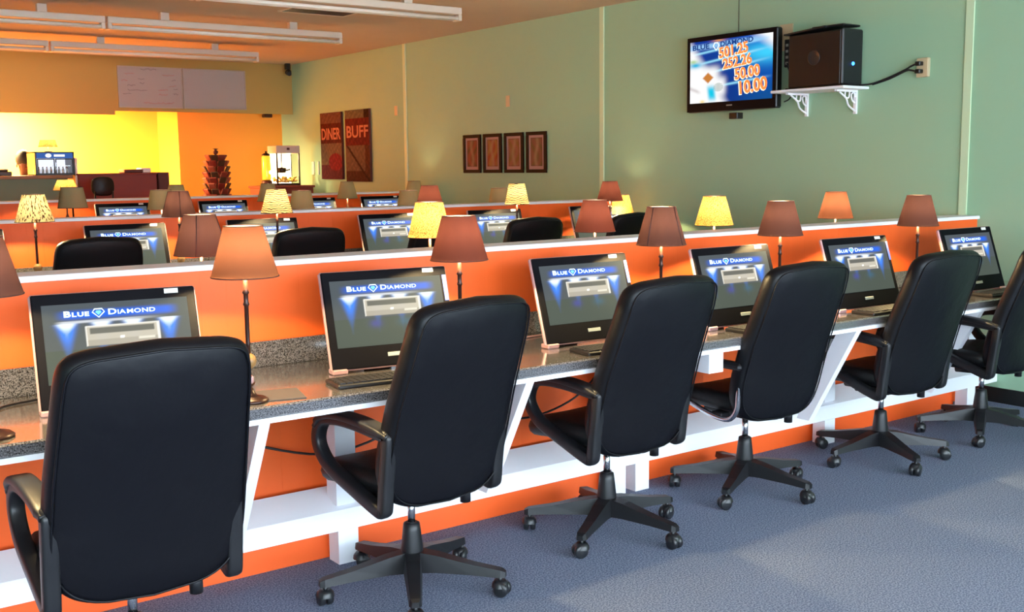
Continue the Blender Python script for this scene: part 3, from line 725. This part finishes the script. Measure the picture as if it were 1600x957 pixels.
for q in (-.22, .22):
    b = MB().box(-.018, 0, q-.012, q+.012, -.19, -.02).box(-.24, -.018, q-.012, q+.012, -.034, -.02)
    b.tube(smoothp([(-.012, q, -.17), (-.09, q, -.13), (-.12, q, -.08), (-.2, q, -.035)], 6), .007, 8)
    b.tube(smoothp([(-.02, q, -.11), (-.05, q, -.09), (-.06, q, -.05), (-.03, q, -.04), (-.02, q, -.07)], 6), .006, 8)
    b.tube(smoothp([(-.08, q, -.03), (-.09, q, -.075), (-.13, q, -.07), (-.13, q, -.035)], 6), .006, 8)
    b.build('bracket', M['white'], sh)
pc = thing('computer_tower', 'black computer tower with a blue light on the wall shelf', 'computer', (XW-.135, 5.25, 2.14))
MB().box(-.105, .105, -.235, .235, .012, .40, bev=.008).build('case', M['black'], pc)
MB().box(-.12, .12, -.245, .245, 0, .012).build('tray', M['black'], pc)
MB().box(-.115, .115, -.262, -.235, .012, .405, bev=.01).build('front_panel', M['plastic'], pc)
MB().add([(-.12, .27, .40), (.12, .27, .40), (.12, -.1, .425), (-.12, -.1, .425), (-.12, .27, .41), (.12, .27, .41), (.12, -.1, .437), (-.12, -.1, .437)], [(0, 3, 2, 1), (4, 5, 6, 7), (0, 1, 5, 4), (1, 2, 6, 5), (2, 3, 7, 6), (3, 0, 4, 7)]).box(-.09, .11, -.24, .04, .425, .44, bev=.006).build('top_cover', M['plastic'], pc)
MB().lathe([(.001, 0), (.055, 0), (.055, .004), (.05, .004), (.045, .002), (.001, .002)], 24, Matrix.Translation((-.105, 0, .22)) @ Matrix.Rotation(-pi/2, 4, 'Y'), cap=False).build('fan_grille', M['rubber'], pc)
MB().sphere((0, -.262, .16), .013, 12).build('power_light', emis('blue_led', (.03, .2, 1), 8), pc)
ou = thing('wall_outlet', 'cream outlet box with two black plugs right of the computer', 'outlet', (XW, 4.50, 2.24))
MB().box(-.03, 0, -.045, .045, -.065, .065, bev=.004).build('box', M['cream'], ou)
for q in (-.026, .026): MB().box(-.075, -.03, -.012, .03, q-.014, q+.014, bev=.005).build('plug', M['black'], ou)
cb = MB().tube(smoothp([(XW-.06, 4.525, 2.266), (XW-.05, 4.58, 2.25), (XW-.04, 4.62, 2.235), (XW-.04, 4.75, 2.19), (XW-.05, 4.88, 2.155), (XW-.08, 4.97, 2.15)], 6), .0065, 8)
cb.tube(smoothp([(XW-.06, 4.525, 2.214), (XW-.05, 4.57, 2.225), (XW-.04, 4.62, 2.225), (XW-.04, 4.75, 2.18), (XW-.05, 4.88, 2.148)], 6), .0065, 8)
tag(cb.build('power_cable', M['plastic']), 'black cable from the computer tower to the cream outlet', 'cable')
cb = MB().tube(smoothp([(XW-.05, 5.655, 2.36), (XW-.06, 5.60, 2.32), (XW-.07, 5.52, 2.33), (XW-.09, 5.49, 2.33)], 5), .006, 8)
tag(cb.build('power_cable', M['plastic']), 'short black cable from the power strip to the computer tower', 'cable')
cb = MB().tube(smoothp([(XW-.03, 5.66, 2.33), (XW-.02, 5.62, 2.2), (XW-.02, 5.64, 2.10), (XW-.02, 5.70, 2.07)], 5), .005, 8)
tag(cb.build('power_cable', M['plastic']), 'thin black cable hanging below the power strip', 'cable')
cb = MB().tube([(XW-.006, 6.19, 2.63), (XW-.006, 6.19, 3.04)], .003, 6)
tag(cb.build('antenna_wire', M['plastic']), 'thin dark wire running up the wall above the television', 'wire')
for y, z, l in ((9.355, 2.27, 'blank cream plate above the framed pictures'), (11.65, 2.277, 'blank cream plate left of the far seam batten, above the canvases')):
    tag(MB().box(-.035, .035, -.058, .058, 0, .008, wallT(y, z), bev=.003).build('wall_plate', M['cream']), l, 'wall plate')
# framed prints
prints = [((.45, .12, .06), (.22, .12, .04), 'dark brick-red'), ((.50, .10, .04), (.55, .28, .08), 'red and orange'), ((.38, .20, .05), (.50, .20, .12), 'golden brown'), ((.40, .16, .09), (.28, .18, .06), 'muted rose')]
for k in range(4):
    y = 10.02-k*.385; ca, cb_, nm = prints[k]
    t = thing('picture_frame', 'dark framed %s print, %s' % (nm, ('leftmost of four, lamp glare at its top', 'second of four from the left', 'third of four from the left', 'rightmost of four')[k]), 'picture', (XW, y, 1.735), 0, 'four framed prints in a row')
    T = wallT(0, 0, 0); w_, h_ = .165, .207
    MB().box(-w_, w_, -h_, -h_+.035, 0, .022, T, bev=.003).box(-w_, w_, h_-.035, h_, 0, .022, T, bev=.003).box(-w_, -w_+.035, -h_+.035, h_-.035, 0, .022, T).box(w_-.035, w_, -h_+.035, h_-.035, 0, .022, T).build('frame', M['frame'], t)
    MB().box(-w_+.03, w_-.03, -h_+.03, h_-.03, .004, .009, T).build('mat_board', M['matboard'], t)
    def pf(u, v, ca=ca, cb_=cb_, k=k):
        q = .5+.5*sin(9*u+3*sin(5*v+k)+k*2); e = .35 if (u < .03 or u > .97 or v < .02 or v > .98) else 1
        h = math.exp(-((u-.5-.1*sin(6*v+k))/.14)**2)*.6
        return [.55*((a*(1-q)+b*q)*(1-h)+(.62, .42, .25)[i]*h)*e for i, (a, b) in enumerate(zip(ca, cb_))]
    painted('print', .19, .285, 20, 34, pf, M['print'], t, T @ Matrix.Translation((0, .004, .0105)))
# two red canvases
def canvas(y, w_, z0, z1, label, word, right):
    t = thing('canvas_print', label, 'canvas', (XW, y, (z0+z1)/2), 0, 'pair of tall red canvases'); T = wallT(0, 0, 0); h_ = z1-z0
    MB().box(-w_/2, w_/2, -h_/2, h_/2, 0, .03, T).build('stretcher', M['dkred'], t)
    def cf(u, v):
        n = .5+.5*sin(31*u+7*sin(13*v))*sin(23*v+5*sin(17*u)); n2 = .5+.5*sin(60*v+9*u)*sin(41*u)
        c = (.34, .20, .12)
        if not right:
            if .54 < v < .84: c = (.20, .03, .02)
            elif v >= .84: c = (.32, .14, .09)
            elif ((u-.7)/.33)**2+((v-.26)/.13)**2 < 1: c = (.42, .03, .04)
            elif v < .22: c = (.22, .04, .05)
        else:
            if .50 < v < .88: c = (.28, .03, .02)
            elif v >= .88: c = (.34, .26, .14) if u < .8 else (.08, .03, .01)
            elif abs(v-.46+.55*(u-.15)) < .025: c = (.10, .03, .02)
            elif v < .15 or u > .8: c = (.20, .06, .03)
        k = .65+.5*n*n2+.15*n
        return [a*k*.42 for a in c]
    p = painted('print', w_, h_, 40, 90, cf, M['canvas'], t, T @ Matrix.Translation((0, 0, .0305)))
    lt = MB(); tw = MB(); wd = text_mb(tw, word, .21, Matrix.Identity(4), .0004, .02, 1.0); s_ = w_*.92/wd
    text_mb(lt, word, .21, T @ Matrix.Translation((-w_*.46, h_*(.10 if not right else .12), .0315)), .0004, .02, s_)
    lt.build('lettering', mat('faded_letter', srgb(170, 96, 70), .7), p)
canvas(13.33, .60, 1.45, 2.33, 'tall red canvas print with diner lettering, left of the pair on the green wall', 'DINER', False)
canvas(12.60, .64, 1.42, 2.335, 'tall red canvas print with buffet lettering and a dark diagonal, right of the pair', 'BUFF', True)
for y, w_ in ((13.93, .07), (13.76, .02)):  # two small pale upright plates, one wide and one narrow
    tag(MB().box(-w_/2, w_/2, -.09, .09, 0, .02, wallT(y, 1.60), bev=.004).build('wall_plate', M['label']), 'pale %s plate left of the red canvases' % ('wide' if w_ > .05 else 'narrow'), 'wall plate')

# ---------------------------------------------------------------- whiteboards on the header
for x0, x1, l in ((4.41, 5.255, 'whiteboard covered in faint red and dark handwriting, left of the pair'), (5.262, 6.14, 'empty greyish whiteboard, right of the pair')):
    t = thing('whiteboard', l, 'whiteboard', ((x0+x1)/2, YB, 2.67), 0, 'two whiteboards on the header wall'); h = (x1-x0)/2
    MB().box(-h+.01, h-.01, -.012, 0, -.25, .25).build('surface', M['whiteboard'], t)
    MB().box(-h, h, -.02, 0, .25, .265).box(-h, h, -.02, 0, -.265, -.25).box(-h, -h+.012, -.02, 0, -.25, .25).box(h-.012, h, -.02, 0, -.25, .25).build('frame', M['alu'], t)
    if x0 < 5:
        for ink, rows in (('red_ink', ((-.33, .17, .12), (.16, .16, .16), (-.38, .08, .08), (.1, -.03, .12), (.1, -.09, .12), (-.1, -.20, .4), (.24, .02, .1))),
                          ('dark_ink', ((-.12, .23, .2), (-.16, .10, .08), (-.14, .05, .06), (-.3, .02, .1), (-.3, -.04, .25), (-.36, -.09, .1), (.3, -.02, .06), (.3, -.08, .06), (.28, .1, .05)))):
            b = MB()
            for xx, zz, L_ in rows:
                n = int(L_/.008); b.tube([(xx+i*L_/n, -.0135, zz+random.uniform(-.011, .011)) for i in range(n+1)], .0022, 4)
            b.build('handwriting', M[ink], t)

# ---------------------------------------------------------------- kitchen corner
Yk = 13.4
t = thing('service_counter', 'green-fronted service counter with tan top at the far left', 'counter', (1.5, Yk, 0))
MB().box(-2.4, 1.95, .05, .7, 0, 1.51).build('body', M['greenfront'], t)
MB().box(-2.45, 2.0, 0, .75, 1.51, 1.55, bev=.008).build('top', M['tanwood'], t)
t = thing('cabinet', 'long dark red cabinet right of the drinks cooler', 'cabinet', (4.03, Yk+.02, 0))
MB().box(-.46, .45, 0, .6, 0, 1.545).build('body', M['redwood'], t)
MB().box(-.47, .455, -.02, .62, 1.545, 1.565, bev=.004).build('top', M['redwood'], t)
t = thing('cabinet', 'narrow very dark cabinet at the right end of the long red one', 'cabinet', (4.56, Yk, 0))
MB().box(-.07, .07, 0, .6, 0, 1.57, bev=.006).build('body', M['dkred'], t); MB().box(-.06, .06, -.01, 0, .1, 1.5).build('door', M['dkred'], t)
t = thing('printer', 'low white and brown box on the long dark red cabinet', 'printer', (4.30, Yk+.25, 1.565))
MB().box(-.17, .06, -.12, .12, 0, .045, bev=.01).build('body', M['dkred'], t); MB().box(.04, .16, -.1, .1, 0, .06, bev=.01).build('tray', M['label'], t)
# drinks cooler
t = thing('drinks_cooler', 'black two-door drinks cooler with blue sign on the service counter', 'cooler', (3.335, Yk+.12, 1.55))
t.scale = (.93, 1, 1)
MB().box(-.22, .22, .36, .38, 0, .27).box(-.235, -.215, 0, .38, 0, .27).box(.215, .235, 0, .38, 0, .27).box(-.235, .235, 0, .38, -.0, .012).box(-.235, .235, 0, .38, .258, .272).build('cabinet', M['black'], t)
MB().box(-.215, .215, .34, .355, .02, .25).build('lit_back', emis('cooler_light', (.8, .85, 1), 1.2), t)
hd = MB().box(-.215, .215, -.004, .012, .195, .258).build('sign', emis('cooler_sign_blue', (.05, .13, .42), 1.0), t)
MB().lathe([(.001, 0), (.033, 0), (.033, .003), (.001, .003)], 20, Matrix.Translation((-.075, -.004, .228)) @ Matrix.Rotation(pi/2, 4, 'X') @ Matrix.Diagonal((1.1, .7, 1, 1)), cap=False).box(-.01, .12, -.008, -.004, .215, .24, bev=.006).build('sign_logo', emis('cooler_sign_white', (.95, .97, 1), 1.3), hd)
MB().box(-.215, .215, .03, .33, .105, .112).build('shelf', M['chrome'], t)
for q in (-1, 1):
    x0, x1 = (-.213, -.004) if q < 0 else (.004, .213)
    d = MB().box(x0, x1, -.01, .0, .012, .024).box(x0, x1, -.01, 0, .18, .193).box(x0, x0+.012, -.01, 0, .024, .18).box(x1-.012, x1, -.01, 0, .024, .18).build('door', M['black'], t)
    MB().box(-.008*q-.004 if q < 0 else .006, -.008*q+.004 if q < 0 else .014, -.022, -.01, .06, .15).build('handle', M['chrome'], d)
MB().box(.236, .262, -.02, .02, -.25, .20).build('side_rail', M['label'], t)
bot = None
for i in range(9):
    x = 3.31-.18+i*.045; colr = i % 3
    if bot is None:
        bot = thing('bottle', 'drink bottle in the cooler, leftmost of its shelf', 'bottle', (x, Yk+.22, 1.562), 0, 'bottles in the drinks cooler')
        MB().lathe([(.001, 0), (.016, 0), (.017, .05), (.007, .07), (.006, .078)], 12).build('body', M['label'], bot)
        MB().lathe([(.0075, .078), (.0075, .086)], 10).build('cap', M['red_ink'], bot)
    else: dup(bot, (x, Yk+.22, 1.562), 0, 'drink bottle in the cooler, %s from the left' % ('second','third','fourth','fifth','sixth','seventh','eighth','ninth')[i-1], 'bottles in the drinks cooler')
# lamp above the cooler
t = make_lamp('pale yellow wide lamp shade standing on top of the drinks cooler', (3.30, Yk+.25, 1.822), 'shade_speckle', 'urn', H_=.06, rb=.105, rtp=.085, hs=.075, group=None)
for c in kids(t):
    if c.name.startswith('base'): c.data = MB().lathe([(.001, 0), (.045, 0), (.045, .006), (.006, .010), (.006, .09)], 18).build('base', M['bronze']).data
for o in [o for o in C.objects if o.name.startswith('base.') and o.parent is None and o.type == 'MESH']: bpy.data.objects.remove(o)
t = thing('cash_register', 'dark cash register on the service counter beside the person', 'register', (2.78, Yk+.25, 1.55))
MB().box(-.09, .09, -.1, .12, 0, .05, bev=.008).build('drawer', M['bronze'], t); MB().box(-.06, .07, -.02, .08, .05, .075, bev=.008).build('body', M['plastic'], t)
# barstool
t = thing('bar_stool', 'dark bar stool back standing before the long dark red cabinet', 'stool', (3.70, Yk-.32, 0))
b = MB(); pillow(b, .26, .22, .05, lambda a, b_, c: (a, -.15+c+.03*(a/.13)**2, 1.42+b_), n=28, ex=3, edge=.02); b.build('backrest', M['leather2'], t)
MB().lathe([(.001, 1.1), (.17, 1.1), (.18, 1.13), (.17, 1.17), (.001, 1.18)], 24, cap=False).build('seat', M['leather2'], t)
MB().cyl((-.1, -.15, 1.12), (-.1, -.16, 1.36), .01).cyl((.1, -.15, 1.12), (.1, -.16, 1.36), .01).build('back_frame', M['black'], t)
for a in range(4): MB().cyl((.1*cos(a*pi/2+.78), .1*sin(a*pi/2+.78), 1.1), (.21*cos(a*pi/2+.78), .21*sin(a*pi/2+.78), 0), .014).build('leg', M['black'], t)
# rotating display rack
t = thing('display_rack', 'revolving rack of dark red snack packets before the orange wall', 'rack', (5.37, 13.75, 0))
MB().lathe([(.001, 0), (.2, 0), (.2, .02), (.02, .03), (.014, .05), (.014, 1.79), (.03, 1.80), (.035, 1.83), (.012, 1.845), (.04, 1.86), (.001, 1.865)], 18, cap=False).build('pole', M['dkred'], t)
pm = [mat('packet_red', srgb(122, 34, 26), .6), mat('packet_brown', srgb(78, 50, 30), .6), mat('packet_rose', srgb(140, 60, 46), .6)]
for k in range(12):
    z = .95+k*.072; rr = (.15, .135, .11)[max(0, k-9)]
    for a in range(8):
        Tn = Matrix.Rotation(a*pi/4+(k % 3)*.13, 4, 'Z') @ Matrix.Translation((rr, 0, z)) @ Matrix.Rotation(radians(30), 4, 'Y')
        MB().box(-.01, .01, -.045, .045, -.045, .045, Tn, bev=.005).build('packet', pm[(a+k) % 3], t)
    MB().tube([(.10*cos(i*pi/8), .10*sin(i*pi/8), z-.04) for i in range(16)], .004, 6, closed=True).cyl((-.1, 0, z-.04), (.1, 0, z-.04), .003, n=6).cyl((0, -.1, z-.04), (0, .1, z-.04), .003, n=6).build('ring', M['bronze'], t)
# stand with popcorn machine and dispenser
t = thing('cabinet', 'brown stand under the popcorn machine in the far corner', 'cabinet', (6.35, 13.9, 0))
MB().box(-.36, .36, -.2, .25, 0, 1.34).build('body', M['redwood'], t); MB().box(-.38, .38, -.22, .26, 1.34, 1.37, bev=.005).build('top', M['redwood'], t)
t = thing('popcorn_machine', 'glass-sided popcorn machine glowing white in the far corner', 'popcorn machine', (6.385, 13.9, 1.37))
fr = MB()
for x in (-.16, .16):
    for y in (-.13, .13): fr.box(x-.009, x+.009, y-.009, y+.009, .0, .44)
fr.box(-.17, .17, -.14, .14, 0, .03).build('frame', M['bronze'], t)
MB().box(-.172, .172, -.145, .145, .43, .535, bev=.008).build('hood', M['fixture'], t)
MB().box(-.02, .02, -.149, -.145, .475, .505).build('hood_badge', M['dkred'], t)
MB().box(-.15, .15, .11, .12, .03, .43).build('lit_back', emis('popcorn_glow', (1, .84, .52), 9), t)
b = MB()
for i in range(60): b.sphere((random.uniform(-.14, .14), random.uniform(-.11, .1), .05+random.uniform(0, .06)), .018, 8)
tag(b.build('popcorn', mat('popcorn_butter', srgb(255, 226, 130), .7)), 'yellow popcorn heaped in the glass machine', 'popcorn', kind='stuff'); o = bpy.data.objects['popcorn']; o.location = (6.385, 13.9, 1.37)
MB().lathe([(.001, .17), (.05, .17), (.062, .2), (.06, .24), (.001, .245)], 18, Matrix.Translation((-.05, -.03, 0)), cap=False).cyl((-.05, -.03, .24), (-.05, -.03, .43), .008).cyl((-.0, -.03, .2), (.07, -.03, .215), .012).build('kettle', M['bronze'], t)
ld = bpy.data.lights.new('popcorn_bulb', 'POINT'); ld.energy = 4; ld.color = (1, .7, .3); ld.shadow_soft_size = .03
lo = bpy.data.objects.new('popcorn_bulb', ld); C.objects.link(lo); lo.parent = t; lo.location = (.06, -.04, .38)
t = thing('drink_dispenser', 'tall glass dispenser glowing yellow left of the popcorn machine', 'dispenser', (6.12, 13.88, 1.37))
MB().lathe([(.001, 0), (.07, 0), (.07, .06), (.05, .08)], 20).build('base', M['dkred'], t)
MB().lathe([(.058, .08), (.06, .10), (.06, .38), (.05, .40)], 20).build('jar', mat('lit_yellow_liquid', (.9, .5, .03, 1), .2, emit=((1, .55, .03), 1.0)), t)
MB().lathe([(.055, .40), (.055, .42), (.012, .44), (.012, .46), (.001, .465)], 20, cap=False).build('lid', M['bronze'], t)
MB().sphere((.03, -.05, .18), .026, 12).build('indicator_lamp', emis('dispenser_lamp', (1, .75, .25), 8), t)

# person behind the service counter
def person(loc, rz):
    t = thing('person', 'dark-haired person in dark shirt standing behind the service counter', 'person', loc, rz)
    # one continuous skinned body
    J = [((0, 0, .98), .13), ((0, 0, 1.18), .125), ((0, -.01, 1.36), .14), ((0, -.01, 1.47), .065), ((0, -.03, 1.53), .052), ((0, -.045, 1.60), .078), ((0, -.045, 1.70), .085),
         ((-.10, 0, .90), .10), ((-.11, -.01, .50), .065), ((-.11, .02, .09), .045), ((-.12, -.12, .04), .04),
         ((.10, 0, .90), .10), ((.11, -.01, .50), .065), ((.11, .02, .09), .045), ((.12, -.12, .04), .04),
         ((-.17, 0, 1.40), .062), ((-.24, -.05, 1.17), .042), ((-.19, -.24, 1.10), .032), ((-.16, -.32, 1.10), .026),
         ((.17, 0, 1.40), .062), ((.24, -.05, 1.17), .042), ((.19, -.24, 1.10), .032), ((.16, -.32, 1.10), .026)]
    E_ = [(0, 1), (1, 2), (2, 3), (3, 4), (4, 5), (5, 6), (0, 7), (7, 8), (8, 9), (9, 10), (0, 11), (11, 12), (12, 13), (13, 14), (2, 15), (15, 16), (16, 17), (17, 18), (2, 19), (19, 20), (20, 21), (21, 22)]
    for base, sx in ((18, -1), (22, 1)):
        bx, by, bz = J[base][0]
        for f in range(4):
            J.append(((bx+(-.018+f*.012), by-.045, bz-.004), .009)); J.append(((bx+(-.02+f*.0135), by-.045-(.03, .036, .033, .024)[f], bz-.016), .0075))
            E_ += [(base, len(J)-2), (len(J)-2, len(J)-1)]
        J.append(((bx-sx*.032, by-.025, bz-.01), .009)); E_.append((base, len(J)-1))
    me = bpy.data.meshes.new('body'); me.from_pydata([j[0] for j in J], E_, []); me.materials.append(M['skin'])
    o = bpy.data.objects.new('body', me); C.objects.link(o); o.parent = t
    mod = o.modifiers.new('skin', 'SKIN'); mod.use_smooth_shade = True; o.modifiers.new('sub', 'SUBSURF').render_levels = 1
    sv = me.skin_vertices[0].data
    for i, (p, r_) in enumerate(J): sv[i].radius = (r_, r_)
    sv[0].use_root = True
    MB().sphere((0, -.028, 1.70), .102, 18, (.88, 1.0, 1.08)).build('hair', M['hair'], t)
    f = MB().sphere((-.03, -.128, 1.645), .008, 8).sphere((.03, -.128, 1.645), .008, 8).build('eyes', M['hair'], t)
    MB().sphere((0, -.132, 1.615), .012, 8, (.8, 1, 1.3)).sphere((-.085, -.03, 1.62), .02, 8, (.4, 1, 1.3)).sphere((.085, -.03, 1.62), .02, 8, (.4, 1, 1.3)).build('nose_and_ears', M['skin'], t)
    MB().box(-.022, .022, -.127, -.115, 1.578, 1.586, bev=.003).build('mouth', M['redwood'], t)
    s = MB().lathe([(.15, .92), (.155, 1.1), (.165, 1.28), (.17, 1.38), (.12, 1.45), (.07, 1.475)], 24, Matrix.Diagonal((1.12, .85, 1, 1)), cap=False)
    for q in (-1, 1): s.tube([(q*.13, 0, 1.41), (q*.19, -.01, 1.36), (q*.225, -.04, 1.24)], [.075, .068, .06], 12)
    s.build('shirt', M['shirt'], t)
    tr = MB().lathe([(.155, .80), (.155, .95)], 20, Matrix.Diagonal((1.12, .85, 1, 1)))
    for q in (-1, 1): tr.tube([(q*.10, 0, .90), (q*.11, -.01, .5), (q*.11, .01, .10)], [.115, .085, .07], 12)
    tr.build('trousers', M['plastic'], t)
    return t
person((at_px(35, 250, 14.2), 14.2, .05), .2)
